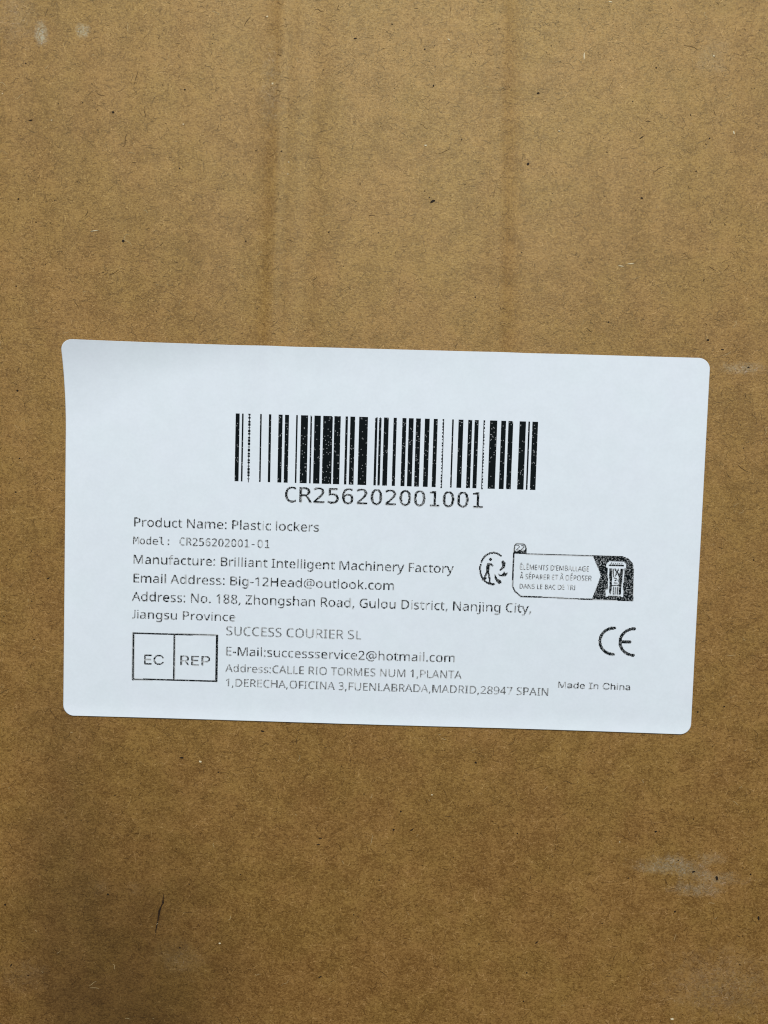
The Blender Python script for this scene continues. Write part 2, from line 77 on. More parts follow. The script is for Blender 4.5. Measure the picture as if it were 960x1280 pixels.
GLYPH = json.loads(r'''{"sans":{" ":[70,[]],"'":[60,[[23,122,17,192,43,192,38,122]]],",":[72,[[11,-35,19,-1,24,31,50,31,52,28,42,-3,28,-35]]],"-":[87,[[11,62,11,82,76,82,76,62]]],".":[72,[[36,-4,24,1,19,15,24,28,36,33,48,28,53,15,48,1]]],"1":[154,[[72,0,72,134,73,153,73,167,66,160,57,152,36,136,24,152,76,192,95,192,95,0]]],"2":[154,[[13,0,13,20,63,70,88,96,103,118,108,142,105,156,98,166,88,172,74,174,49,170,28,156,15,172,41,188,74,194,98,191,116,181,128,165,132,143,126,115,109,89,83,62,43,23,43,21,140,21,140,0]]],"3":[154,[[65,-3,37,0,12,8,12,30,38,21,65,17,87,20,102,27,111,39,114,55,110,71,100,81,83,87,60,89,41,89,41,109,60,109,81,112,96,119,105,131,108,145,106,158,99,167,88,173,73,175,47,170,25,158,13,175,39,189,73,194,99,191,118,181,129,166,132,147,130,130,122,116,109,107,93,101,93,100,113,95,127,85,136,72,138,55,136,39,131,25,121,13,107,5,88,-1]]],"4":[154,[[98,0,98,44,6,44,6,64,96,193,120,193,120,65,148,65,148,44,120,44,120,0],[29,65,98,65,98,125,98,149,99,168,98,168,92,157,86,147]]],"7":[154,[[37,0,115,170,12,170,12,192,140,192,140,174,63,0]]],"8":[154,[[77,-3,50,1,30,11,17,27,13,49,19,72,33,88,53,100,29,120,22,133,19,149,21,162,27,174,47,189,77,194,100,192,118,183,130,168,134,149,129,128,116,113,98,102,119,89,134,72,140,50,136,28,123,11,103,1],[78,111,101,125,108,135,111,148,108,160,101,168,90,174,76,175,63,174,52,168,45,160,42,148,47,131,60,120],[77,16,94,18,107,25,115,36,117,49,114,62,106,73,77,89,73,91,46,73,39,62,36,49,39,36,46,25,59,18]]],"9":[154,[[52,-3,39,-2,27,0,27,20,51,17,68,18,82,23,102,40,112,64,116,94,114,94,97,78,84,73,69,72,46,76,29,87,17,105,13,130,15,148,21,164,30,177,42,187,57,193,75,194,92,192,108,185,121,174,131,157,138,136,140,110,136,69,123,33,111,18,96,7,76,0],[74,90,96,96,111,109,116,125,111,148,98,167,87,173,75,175,60,172,47,164,39,150,37,130,39,113,46,101,57,93]]],":":[72,[[36,111,24,116,19,129,24,144,36,148,48,144,53,129,48,116],[36,-4,24,1,19,15,24,28,36,33,48,28,53,15,48,1]]],"@":[242,[[116,-24,87,-21,62,-12,42,2,28,22,19,46,16,75,18,99,23,122,33,142,46,159,62,173,82,183,104,190,129,192,156,189,179,180,199,166,213,147,223,124,226,96,223,72,214,50,200,35,179,29,168,31,160,36,151,53,150,53,136,36,125,31,112,29,94,33,80,43,72,59,69,79,71,96,76,111,85,123,96,132,110,138,126,140,149,138,167,133,165,79,164,72,164,69,166,57,169,51,181,46,189,48,195,53,204,71,207,96,205,119,197,138,185,154,169,165,151,172,129,174,101,171,78,161,59,146,46,127,38,103,35,76,37,52,44,31,56,15,72,3,92,-4,116,-6,148,-3,174,5,174,-13,148,-21],[116,46,128,49,137,57,143,70,145,87,146,120,138,122,127,123,115,121,105,116,94,100,90,79,92,64,97,54,105,48]]],"A":[172,[[0,0,75,193,97,193,171,0,146,0,123,59,47,59,24,0],[55,81,116,81,95,139,92,147,88,158,85,168,81,151,77,139]]],"B":[175,[[26,0,26,192,81,192,112,189,135,181,149,167,154,144,151,129,144,116,133,107,117,102,117,100,139,93,154,79,160,55,156,31,142,14,121,4,93,0],[50,110,86,110,107,112,120,118,126,128,129,142,126,155,118,164,103,169,82,171,50,171],[50,20,89,20,111,23,124,30,132,42,134,56,132,70,124,81,110,88,87,90,50,90]]],"C":[170,[[104,-3,78,0,56,9,38,24,26,44,19,68,16,96,19,123,27,147,40,167,58,182,81,191,109,194,137,192,161,183,152,163,132,170,108,173,81,168,60,153,46,128,42,96,46,64,58,39,79,24,108,19,132,21,154,26,154,5,132,-1]]],"D":[196,[[26,0,26,192,85,192,112,189,135,181,154,168,168,149,177,126,180,98,177,68,168,44,153,25,133,11,109,3,80,0],[50,21,76,21,120,29,146,55,154,97,149,130,135,153,112,167,82,171,50,171]]],"E":[149,[[26,0,26,192,133,192,133,171,50,171,50,111,128,111,128,90,50,90,50,21,133,21,133,0]]],"F":[139,[[26,0,26,192,133,192,133,171,50,171,50,103,128,103,128,81,50,81,50,0]]],"G":[196,[[108,-3,81,0,58,9,40,24,27,43,19,68,16,96,19,124,28,148,43,168,62,182,87,191,116,194,146,192,173,183,164,162,141,170,114,173,84,168,61,153,46,128,42,96,43,74,49,55,59,40,72,28,91,21,114,18,135,20,152,23,152,80,109,80,109,101,176,101,176,7,144,0]]],"H":[199,[[26,0,26,192,50,192,50,111,149,111,149,192,173,192,173,0,149,0,149,89,50,89,50,0]]],"I":[91,[[11,0,11,14,33,19,33,172,11,178,11,192,80,192,80,178,57,172,57,19,80,14,80,0]]],"J":[73,[[-1,-51,-12,-50,-21,-48,-21,-27,-12,-29,-2,-30,11,-27,21,-18,25,1,25,192,49,192,49,3,45,-21,35,-38,19,-48]]],"L":[141,[[26,0,26,192,50,192,50,21,134,21,134,0]]],"M":[244,[[26,0,26,192,62,192,121,35,122,35,182,192,218,192,218,0,194,0,194,118,194,146,196,168,194,168,131,0,111,0,48,168,46,168,48,146,48,116,48,0]]],"N":[204,[[26,0,26,192,54,192,156,33,157,33,157,46,156,65,156,84,156,192,178,192,178,0,150,0,47,159,46,159,48,136,48,107,48,0]]],"O":[210,[[105,-3,78,0,55,10,38,25,26,44,19,69,16,96,19,124,26,148,38,168,55,182,78,192,105,195,132,192,154,183,171,168,183,148,191,124,193,96,191,68,183,44,171,24,154,10,132,0],[105,18,133,23,153,39,164,64,168,96,164,129,153,153,133,168,105,174,77,168,57,153,46,129,42,96,46,64,57,39,77,23]]],"P":[163,[[26,0,26,192,77,192,109,188,132,177,145,159,149,135,147,120,142,106,132,93,118,83,98,77,72,75,50,75,50,0],[50,95,70,95,93,98,110,104,120,116,124,134,121,151,112,162,97,169,75,171,50,171]]],"R":[167,[[26,0,26,192,79,192,110,188,132,178,145,161,149,137,143,112,129,96,110,86,163,0,135,0,88,79,50,79,50,0],[50,100,79,100,99,102,113,109,121,120,124,136,121,152,113,163,98,169,78,171,50,171]]],"S":[147,[[66,-3,37,0,14,6,14,30,38,22,67,18,86,20,100,27,108,36,111,49,107,65,93,77,66,89,44,99,29,110,19,126,16,146,18,160,24,172,33,181,46,189,77,194,106,192,130,184,123,163,101,170,77,173,61,171,50,166,43,157,41,145,45,129,58,118,82,107,111,93,129,76,135,51,130,29,116,12,95,1]]],"T":[149,[[63,0,63,171,3,171,3,192,146,192,146,171,87,171,87,0]]],"U":[196,[[97,-3,66,2,43,17,29,39,24,68,24,192,48,192,48,67,51,47,61,31,77,21,99,18,121,22,136,32,145,48,148,68,148,192,172,192,172,68,170,49,164,32,154,18,139,7,121,0]]],"Z":[154,[[10,0,10,18,111,170,13,170,13,192,140,192,140,174,39,21,143,21,143,0]]],"a":[151,[[58,-3,40,0,25,8,16,21,12,40,17,59,29,73,51,82,81,86,106,87,106,95,104,111,98,120,89,126,76,127,55,124,35,116,28,134,51,143,77,146,100,144,116,135,126,120,129,98,129,0,112,0,107,20,106,20,86,3],[63,16,80,19,93,26,103,39,106,57,106,70,84,70,62,67,47,61,39,52,37,40,39,29,44,22]]],"c":[129,[[81,-3,63,-1,47,5,33,15,23,29,17,48,15,71,17,95,24,114,34,129,48,139,64,145,82,147,103,144,120,139,113,119,98,124,82,126,58,120,44,102,39,71,42,48,50,32,62,21,80,18,101,20,118,26,118,5,102,-1]]],"d":[165,[[74,-3,50,2,31,16,19,39,15,72,19,104,31,128,50,142,74,147,89,145,101,140,119,125,120,125,119,136,119,147,119,204,142,204,142,0,123,0,120,19,119,19,102,4,89,-1],[78,17,97,20,110,29,117,45,119,67,119,71,117,95,110,113,98,123,77,127,61,123,49,112,42,94,39,71,42,48,49,31,61,20]]],"e":[152,[[84,-3,65,-1,48,6,34,16,24,30,17,49,15,71,17,93,23,111,32,126,45,138,61,144,78,147,96,145,110,139,122,129,131,116,136,100,138,82,138,67,39,67,43,46,52,30,66,21,85,17,109,20,131,27,131,7,110,0],[40,86,113,86,111,103,105,116,94,124,78,127,63,125,51,116,44,103]]],"f":[92,[[29,0,29,126,4,126,4,137,29,145,29,153,32,177,42,193,56,202,76,206,92,204,104,201,98,182,88,185,76,186,66,184,59,178,54,168,53,153,53,144,89,144,89,126,53,126,53,0]]],"g":[165,[[78,-64,49,-62,26,-55,26,-34,50,-42,79,-45,96,-42,108,-34,116,-21,119,-4,119,1,119,11,120,19,119,19,100,3,74,-3,49,2,30,17,19,40,15,72,19,103,30,126,49,142,74,147,100,141,119,125,120,125,124,144,142,144,142,-2,138,-29,127,-49,107,-61],[78,17,96,20,109,28,117,44,119,66,119,72,117,97,109,114,96,124,77,127,61,123,49,112,42,95,39,71,42,48,49,31,61,20]]],"h":[166,[[23,0,23,204,46,204,46,144,45,124,47,124,55,134,66,141,92,146,115,143,131,134,141,118,144,94,144,0,121,0,121,92,113,118,89,127,68,123,55,113,49,97,46,74,46,0]]],"i":[69,[[35,168,25,172,21,183,25,194,35,198,44,194,49,183,44,172],[23,0,23,144,46,144,46,0]]],"j":[69,[[35,168,25,172,21,183,25,194,35,198,44,194,49,183,44,172],[6,-64,-6,-64,-15,-61,-15,-42,-6,-44,3,-45,17,-40,21,-33,23,-22,23,144,46,144,46,-21,44,-39,37,-53,24,-62]]],"k":[143,[[23,0,23,204,46,204,46,98,46,86,45,74,46,74,51,80,58,89,63,95,109,144,137,144,79,82,141,0,113,0,63,67,46,53,46,0]]],"l":[69,[[23,0,23,204,46,204,46,0]]],"m":[251,[[23,0,23,144,42,144,45,124,47,124,55,134,65,141,89,147,117,141,133,122,135,122,143,133,154,141,181,147,202,144,217,134,226,118,229,94,229,0,206,0,206,93,199,118,177,127,159,124,147,115,140,100,138,80,138,0,114,0,114,93,107,118,85,127,66,123,55,113,49,97,46,75,46,0]]],"n":[166,[[23,0,23,144,42,144,45,124,47,124,55,134,66,141,92,147,115,144,131,134,141,118,144,94,144,0,121,0,121,92,113,118,89,127,68,123,56,113,49,97,46,75,46,0]]],"o":[163,[[81,-3,63,-1,47,6,34,17,23,32,17,50,15,72,19,104,33,127,54,142,82,147,100,144,116,138,129,127,140,113,146,94,148,72,143,41,130,17,109,2],[81,17,100,21,113,32,121,49,124,72,121,95,113,112,100,123,81,127,62,123,49,112,42,95,39,72,42,49,49,32,62,21]]],"r":[111,[[23,0,23,144,42,144,45,118,46,118,64,138,76,145,90,147,99,146,107,145,104,123,96,125,88,125,68,119,52,102,46,77,46,0]]],"s":[129,[[59,-3,33,0,14,6,14,28,35,20,60,16,75,18,86,22,92,29,94,38,91,47,80,56,58,66,34,76,19,89,14,109,17,125,29,137,46,144,68,147,92,144,114,137,106,118,87,125,66,127,44,123,38,117,36,110,40,100,51,92,73,82,97,72,111,59,117,40,113,21,101,8,83,0]]],"t":[97,[[67,-3,46,1,31,15,26,26,25,42,25,126,4,126,4,137,25,146,34,177,48,177,48,144,90,144,90,126,48,126,48,42,50,31,55,23,71,17,82,18,91,20,91,2,80,-1]]],"u":[166,[[74,-3,51,0,34,10,25,26,21,50,21,144,45,144,45,51,53,26,77,17,97,20,110,30,117,47,120,69,120,144,143,144,143,0,124,0,120,19,119,19,111,9,100,3]]],"v":[136,[[55,0,0,144,25,144,56,59,60,46,65,32,67,21,69,21,72,32,76,46,81,59,111,144,136,144,82,0]]],"y":[137,[[23,-64,11,-64,3,-62,3,-44,10,-45,19,-45,30,-43,39,-38,51,-20,58,-1,0,144,26,144,57,62,64,42,69,23,70,23,75,40,82,62,111,144,137,144,75,-20,66,-38,55,-52,41,-61]]],"À":[161,[[26,0,26,192,136,192,136,0],[39,14,122,14,122,178,39,178]]],"É":[161,[[26,0,26,192,136,192,136,0],[39,14,122,14,122,178,39,178]]]},"mono":{"-":[172,[[50,90,122,90,122,67,50,67]]],"0":[172,[[86,189,69,184,56,168,51,152,48,130,47,104,48,77,51,56,56,39,69,24,86,18,103,24,115,39,121,56,124,77,125,104,124,130,121,152,115,168,103,184],[86,212,115,205,136,184,146,163,151,136,153,104,151,71,146,44,136,23,115,3,86,-4,57,3,36,23,26,44,20,71,19,104,20,136,26,163,36,184,57,205]]],"1":[172,[[38,24,81,24,81,183,34,172,34,198,81,208,109,208,109,24,152,24,152,0,38,0]]],"2":[172,[[52,24,147,24,147,0,21,0,21,24,67,72,94,102,112,129,117,151,115,166,107,178,95,186,79,188,52,183,23,169,23,198,51,208,78,212,106,208,128,195,141,177,146,153,140,126,120,97,97,72]]],"5":[172,[[29,208,134,208,134,184,54,184,54,133,67,136,79,137,108,133,130,118,144,96,149,67,144,37,129,15,106,1,75,-4,44,-2,20,5,20,33,46,23,72,20,93,23,108,32,117,47,121,67,117,87,108,101,92,111,71,114,49,111,29,103]]],"6":[172,[[138,203,138,177,119,185,99,188,75,183,58,168,51,152,46,133,44,109,52,121,63,130,76,136,90,137,117,133,137,119,149,97,153,67,149,37,136,14,116,1,88,-4,57,2,35,22,26,43,20,70,19,104,21,136,28,163,39,184,54,199,74,209,97,212,118,210],[88,115,72,112,60,103,52,87,49,67,52,46,60,31,72,21,88,18,104,21,116,30,123,46,125,67,123,88,116,103,104,112]]],":":[172,[[68,148,103,148,103,106,68,106],[68,42,103,42,103,0,68,0]]],"C":[172,[[149,7,127,-1,103,-4,79,-1,58,9,41,24,29,46,22,72,19,104,22,135,29,162,42,183,58,199,79,209,103,212,127,209,149,200,149,171,127,184,103,189,79,184,62,168,55,151,50,130,49,104,50,78,55,56,62,40,79,24,103,19,128,23,149,36]]],"M":[172,[[12,208,50,208,86,102,122,208,159,208,159,0,133,0,133,184,96,74,75,74,38,184,38,0,12,0]]],"R":[172,[[106,98,124,88,143,57,172,0,142,0,117,53,97,81,88,86,75,88,48,88,48,0,20,0,20,208,78,208,108,204,130,192,144,174,149,148,146,129,137,114,124,104],[48,185,48,111,79,111,97,113,109,120,116,132,119,148,116,164,108,175,96,182,78,185]]],"d":[172,[[119,136,119,217,145,217,145,0,119,0,119,20,102,2,78,-4,53,1,33,18,24,34,19,55,17,78,19,102,24,122,33,138,53,154,78,160,103,154],[44,78,47,52,54,33,65,21,82,18,98,22,110,33,117,52,119,78,117,104,110,123,98,134,82,138,65,134,54,123,47,104]]],"e":[172,[[155,84,155,72,44,72,44,71,47,48,57,32,73,21,95,18,120,22,149,33,149,8,121,-1,94,-4,72,-2,53,6,38,18,26,34,19,54,17,78,19,101,26,121,37,137,61,154,91,160,117,155,138,140,151,116],[129,92,126,112,119,126,106,135,90,138,73,135,59,126,50,111,45,92]]],"l":[172,[[89,57,91,41,95,31,103,24,114,22,144,22,144,0,112,0,91,4,76,15,67,33,63,57,63,198,22,198,22,218,89,218]]],"o":[172,[[86,138,69,134,56,123,49,104,46,78,49,52,56,33,69,22,86,18,103,22,115,33,123,52,125,78,123,104,115,123,103,134],[86,160,114,154,135,139,145,123,151,102,153,78,151,53,145,33,136,17,115,1,86,-4,57,1,36,17,27,33,21,53,19,78,21,102,27,123,36,139,57,154]]]},"arial":{" ":[75,[]],"C":[204,[[107,-3,82,0,60,10,42,25,28,46,19,72,16,102,19,132,28,157,42,178,60,193,82,203,107,206,136,202,161,188,179,167,189,139,163,139,156,158,143,171,126,180,107,182,89,180,73,173,60,161,50,146,44,126,41,102,44,78,50,58,60,42,74,31,89,24,107,21,126,24,143,32,156,46,163,64,189,64,179,36,161,15,136,2]]],"E":[167,[[24,0,24,203,149,203,149,181,50,181,50,114,142,114,142,91,50,91,50,23,150,23,150,0]]],"I":[120,[[12,0,12,23,47,23,47,181,12,181,12,203,108,203,108,181,73,181,73,23,108,23,108,0]]],"M":[251,[[24,0,24,203,61,203,111,75,115,64,120,49,125,34,129,20,123,20,127,33,132,48,137,63,141,75,191,203,227,203,227,0,202,0,202,116,202,131,202,147,202,165,203,183,205,183,199,164,193,145,187,129,182,116,137,0,114,0,68,116,64,128,58,144,52,163,45,183,48,183,48,166,48,149,49,131,49,116,49,0]]],"P":[178,[[24,0,24,203,94,203,116,201,133,195,146,185,156,172,162,156,163,139,162,122,156,106,146,93,133,83,116,76,94,74,44,74,44,97,93,97,119,102,133,117,138,139,133,161,119,175,93,181,50,181,50,0]]],"R":[180,[[24,0,24,203,94,203,116,201,133,195,147,186,156,173,162,158,164,141,162,124,156,109,147,96,133,87,116,81,94,79,39,79,39,102,93,102,119,107,133,120,138,141,133,162,119,176,93,181,50,181,50,0],[141,0,92,92,121,92,171,0]]],"a":[156,[[64,-3,38,2,19,18,14,29,12,43,17,64,31,77,50,84,71,88,93,91,106,94,110,102,110,103,107,119,96,129,78,132,60,129,47,120,40,110,16,116,31,138,53,150,78,154,96,152,114,144,129,128,135,101,135,0,111,0,111,21,109,21,101,10,86,0],[68,18,91,23,105,37,110,55,110,76,104,73,93,70,80,68,70,67,54,63,41,56,37,42,41,29,52,21]]],"d":[170,[[78,-3,60,-1,45,6,32,18,22,34,16,53,14,76,16,98,22,117,32,133,45,144,60,151,78,154,101,149,115,138,122,128,124,128,124,203,149,203,149,0,125,0,125,23,123,23,115,12,101,2],[82,19,95,21,105,26,120,46,125,76,120,105,105,125,95,130,82,132,69,130,58,125,43,104,39,76,43,47,58,26,69,21]]],"e":[162,[[85,-3,64,-1,47,7,33,18,22,34,16,53,14,75,16,97,22,116,32,132,46,144,63,151,82,154,106,150,128,136,143,113,148,78,148,68,30,68,30,88,135,88,124,81,119,107,105,126,95,130,82,132,69,130,59,125,44,108,38,84,38,71,44,42,51,32,60,25,85,18,101,21,114,29,122,42,146,36,134,16,113,2]]],"h":[164,[[45,91,45,0,21,0,21,203,45,203,45,115,41,115,49,133,61,145,75,152,91,154,118,147,128,139,136,128,141,114,143,96,143,0,118,0,118,94,116,110,109,122,98,129,84,132,64,127,51,113]]],"i":[67,[[21,0,21,152,45,152,45,0],[33,177,22,182,17,193,22,205,33,209,46,205,51,193,46,182]]],"n":[164,[[45,91,45,0,21,0,21,152,45,152,45,115,41,115,49,133,61,145,75,152,91,154,118,147,128,139,136,128,141,114,143,96,143,0,118,0,118,94,116,110,109,122,98,129,84,132,64,127,51,113]]]}}''')

# ------------------------------------------------------------------ kraft liner material
KRAFT = (0.262, 0.148, 0.046, 1)
def kraft_material(name, marks=True, gain=None):
    k = NT(name)
    tc = k.n('ShaderNodeTexCoord').outputs['Object']
    P = k.mapping(tc, scale=(1000, 1000, 1000))            # millimetres
    # fine pulp grain and short curled strands, two directions
    g1 = k.noise(P, 3.2, 5, 0.72, 0.6)
    g2 = k.noise(k.mapping(P, rot=(0, 0, 0.25), scale=(0.8, 3.2, 1)), 1.5, 4, 0.7, 2.2)
    g3 = k.noise(k.mapping(P, rot=(0, 0, 1.35), scale=(0.9, 3.0, 1)), 1.4, 4, 0.7, 2.4)
    cl = k.noise(P, 0.28, 4, 0.62, 0.4)                     # cloudy pulp formation
    big = k.noise(P, 0.035, 3, 0.5)
    hue = k.noise(k.mapping(P, loc=(40, 7, 3)), 0.11, 3, 0.6)
    g4 = k.noise(k.mapping(P, loc=(9, 3, 1)), 1.5, 3, 0.7, 1.2)
    v = k.math('ADD', k.ramp(g1, 0.36, 0.64, -0.33, 0.33), k.ramp(g4, 0.36, 0.64, -0.22, 0.22))
    v = k.math('ADD', v, k.ramp(g2, 0.38, 0.62, -0.27, 0.27))
    v = k.math('ADD', v, k.ramp(g3, 0.38, 0.62, -0.20, 0.20))
    v = k.math('ADD', v, k.ramp(cl, 0.32, 0.68, -0.17, 0.17))
    v = k.math('ADD', v, k.ramp(big, 0.32, 0.68, -0.10, 0.10))
    v = k.math('ADD', v, 0.5)
    # dark, resinous pulp to pale, drier pulp
    dark = k.mix(k.ramp(hue, 0.35, 0.65), (0.153, 0.062, 0.008, 1), (0.146, 0.063, 0.007, 1))
    pale = k.mix(k.ramp(hue, 0.35, 0.65), (0.352, 0.183, 0.048, 1), (0.342, 0.187, 0.044, 1))
    col = k.mix(v, dark, pale)
    rough = 0.50
    if marks:
        sx = k.n('ShaderNodeSeparateXYZ'); k.put(sx.inputs[0], P)
        # shade low on the left, painted into the colour as two darker zones
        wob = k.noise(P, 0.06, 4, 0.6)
        def blob(cx, cy, rx, ry, wobble, n):
            dx = k.math('DIVIDE', k.math('SUBTRACT', sx.outputs[0], cx), rx)
            dy = k.math('DIVIDE', k.math('SUBTRACT', sx.outputs[1], cy), ry)
            d = k.math('SQRT', k.math('ADD', k.math('MULTIPLY', dx, dx), k.math('MULTIPLY', dy, dy)))
            return k.math('ADD', d, k.math('MULTIPLY', k.math('SUBTRACT', n, 0.5), wobble))
        shade = k.ramp(blob(-40, -84, 17, 34, 1.0, wob), 0.0, 1.7, 0.72, 0.0)
        shade2 = k.ramp(blob(-49, -45, 8, 30, 1.6, wob), 0.1, 1.4, 0.5, 0.0)
        col = k.mix(shade, col, (0.22, 0.16, 0.06, 1), 'MULTIPLY')
        col = k.mix(shade2, col, (0.6, 0.58, 0.60, 1), 'MULTIPLY')
        # pale scuffs: worn fibres catching at the paper's surface
        nz = k.noise(P, 0.55, 5, 0.75)
        gr = k.ramp(k.noise(P, 2.2, 4, 0.8, 1.0), 0.42, 0.6)
        STR = [.75, .6, .34, .30, .28, .2, .05, .04, .06, .06, .34, .15, .12, .12, .12]
        for (cx, cy, rx, ry), s_ in zip(DATA['blobs'], STR):
            m = k.ramp(blob(cx, cy, rx, ry, 2.6, nz), 0.2, 1.25, 1.0, 0.0)
            m = k.math('MULTIPLY', k.math('MULTIPLY', m, s_), k.math('ADD', k.math('MULTIPLY', gr, 1.0), 0.2))
            col = k.mix(m, col, (0.42, 0.385, 0.28, 1))
    if gain: col = k.mix(1.0, col, gain, 'MULTIPLY')
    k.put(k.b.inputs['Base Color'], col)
    k.b.inputs['Specular Tint'].default_value = (1.0, 0.87, 0.50, 1)
    k.put(k.b.inputs['Roughness'], rough)
    k.b.inputs['Specular IOR Level'].default_value = 1.0
    h = k.math('ADD', k.math('MULTIPLY', g1, 0.55), k.math('ADD', k.math('MULTIPLY', g2, 0.6), k.math('MULTIPLY', g3, 0.6)))
    bp = k.n('ShaderNodeBump', i_Strength=0.55, i_Distance=0.00009)
    k.put(bp.inputs['Height'], h); k.put(k.b.inputs['Normal'], bp.outputs[0])
    return k.m

def plain(name, col, rough=0.8, spec=0.3, scale=1500, amt=0.25):
    k = NT(name); tc = k.n('ShaderNodeTexCoord').outputs['Object']
    n_ = k.noise(tc, scale, 3, 0.6)
    sc = k.n('ShaderNodeVectorMath', operation='SCALE'); k.put(sc.inputs[0], col[:3]); k.put(sc.inputs[3], k.ramp(n_, 0.3, 0.7, 1-amt, 1+amt))
    k.put(k.b.inputs['Base Color'], sc.outputs[0]); k.b.inputs['Roughness'].default_value = rough
    k.b.inputs['Specular IOR Level'].default_value = spec
    return k.m

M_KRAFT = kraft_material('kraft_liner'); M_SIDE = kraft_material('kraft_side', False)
M_DARKFIB = kraft_material('dark_fibre', gain=(0.46, 0.38, 0.22, 1))
M_PALEFIB = kraft_material('pale_fibre', gain=(1.55, 1.75, 2.6, 1))
M_FLECK = plain('bark_fleck', (0.018, 0.010, 0.004), amt=0.5)
M_PALE = plain('pale_fleck', (0.80, 0.70, 0.46), amt=0.1)
M_LONGD = plain('long_dark_fibre', (0.06, 0.032, 0.010), amt=0.5)
M_LONGP = plain('long_pale_fibre', (0.50, 0.38, 0.19), amt=0.2)
M_TEAR = plain('torn_slit', (0.022, 0.010, 0.003), amt=0.3)

# label paper
k = NT('label_paper'); tc = k.n('ShaderNodeTexCoord').outputs['Object']; P = k.mapping(tc, scale=(1000, 1000, 1000))
n1 = k.noise(P, 0.35, 4, 0.6); n2 = k.noise(P, 2.0, 3, 0.6)
f = k.math('ADD', k.ramp(n1, 0.3, 0.7, -0.014, 0.014), k.ramp(n2, 0.3, 0.7, -0.012, 0.012))
sc = k.n('ShaderNodeVectorMath', operation='SCALE')
k.put(sc.inputs[0], k.mix(k.ramp(k.noise(P, 0.12, 3), 0.3, 0.7), (0.795, 0.848, 0.892, 1), (0.79, 0.854, 0.888, 1)))
k.put(sc.inputs[3], k.math('ADD', f, 1.0)); k.put(k.b.inputs['Base Color'], sc.outputs[0])
k.b.inputs['Roughness'].default_value = 0.72; k.b.inputs['Specular IOR Level'].default_value = 0.18
bp = k.n('ShaderNodeBump', i_Strength=0.25, i_Distance=0.00003); k.put(bp.inputs['Height'], n2); k.put(k.b.inputs['Normal'], bp.outputs[0])
M_PAPER = k.m
# thermal ink: how much of each dot the printer burnt is stored per face
k = NT('thermal_ink'); at = k.n('ShaderNodeAttribute', attribute_name='ink').outputs['Fac']
k.put(k.b.inputs['Base Color'], k.mix(at, (0.80, 0.83, 0.835, 1), (0.002, 0.005, 0.006, 1)))
k.b.inputs['Roughness'].default_value = 0.7; k.b.inputs['Specular IOR Level'].default_value = 0.1
M_INK = k.m

# ------------------------------------------------------------------ object helpers
def mesh_obj(name, V, F, mat, parent=None, smooth=False, kind=None):
    me = bpy.data.meshes.new(name); me.from_pydata([tuple(map(float, v)) for v in V], [], F)
    me.materials.append(mat)
    if smooth: me.polygons.foreach_set('use_smooth', [True]*len(me.polygons))
    me.update(); o = bpy.data.objects.new(name, me); C.objects.link(o)
    if parent: o.parent = parent
    if kind: o['kind'] = kind
    return o

def fast_mesh(name, V, quads, mat, parent, kind=None, ink=None):
    me = bpy.data.meshes.new(name); V = np.asarray(V, np.float32); Q = np.asarray(quads, np.int32)
    me.vertices.add(len(V)); me.vertices.foreach_set('co', V.ravel())
    me.loops.add(Q.size); me.loops.foreach_set('vertex_index', Q.ravel())
    me.polygons.add(len(Q)); me.polygons.foreach_set('loop_start', np.arange(len(Q), dtype=np.int32)*4)
    me.update(calc_edges=True)
    if ink is not None:
        a = me.attributes.new('ink', 'FLOAT', 'FACE'); a.data.foreach_set('value', np.asarray(ink, np.float32))
    me.materials.append(mat); me.validate()
    o = bpy.data.objects.new(name, me); C.objects.link(o); o.parent = parent
    if kind: o['kind'] = kind
    return o

# ------------------------------------------------------------------ panel relief, millimetres
def gauss(d, s): return np.exp(-(d/s)**2)
def sstep(t): t = np.clip(t, 0, 1); return t*t*(3-2*t)
def relief(x, y):
    x = np.asarray(x, float); y = np.asarray(y, float)
    z = 0.018*np.sin(2*np.pi*(x + 0.02*y)/7.4 + 0.8)                 # flutes telegraphing through
    up = sstep((y+5)/40)
    z += up*(0.46*gauss(x+18.3-0.02*y, 1.6) - 0.30*gauss(x+14.4-0.02*y, 2.6) - 0.15*gauss(x+22.5, 2.5))
    z += up*(0.34*gauss(x-18.0+0.03*y, 1.7) - 0.28*gauss(x-22.0+0.02*y, 2.8))
    low = sstep((-y-25)/35)
    z += -low*(0.55*gauss(x+40-0.05*(y+60), 9)) + low*0.25*gauss(x+24, 8) + low*0.3*gauss(x+57, 7)
    z += 0.35*np.sin(x*0.045+0.6)*np.sin(y*0.038+0.4) + 0.10*np.sin(x*0.11+y*0.05)*np.sin(y*0.09+1.0)
    z -= 0.9*sstep((-y-52)/60)*0.8
    fade = sstep((128-np.abs(x))/25)*sstep((158-np.abs(y))/25)
    return z*fade

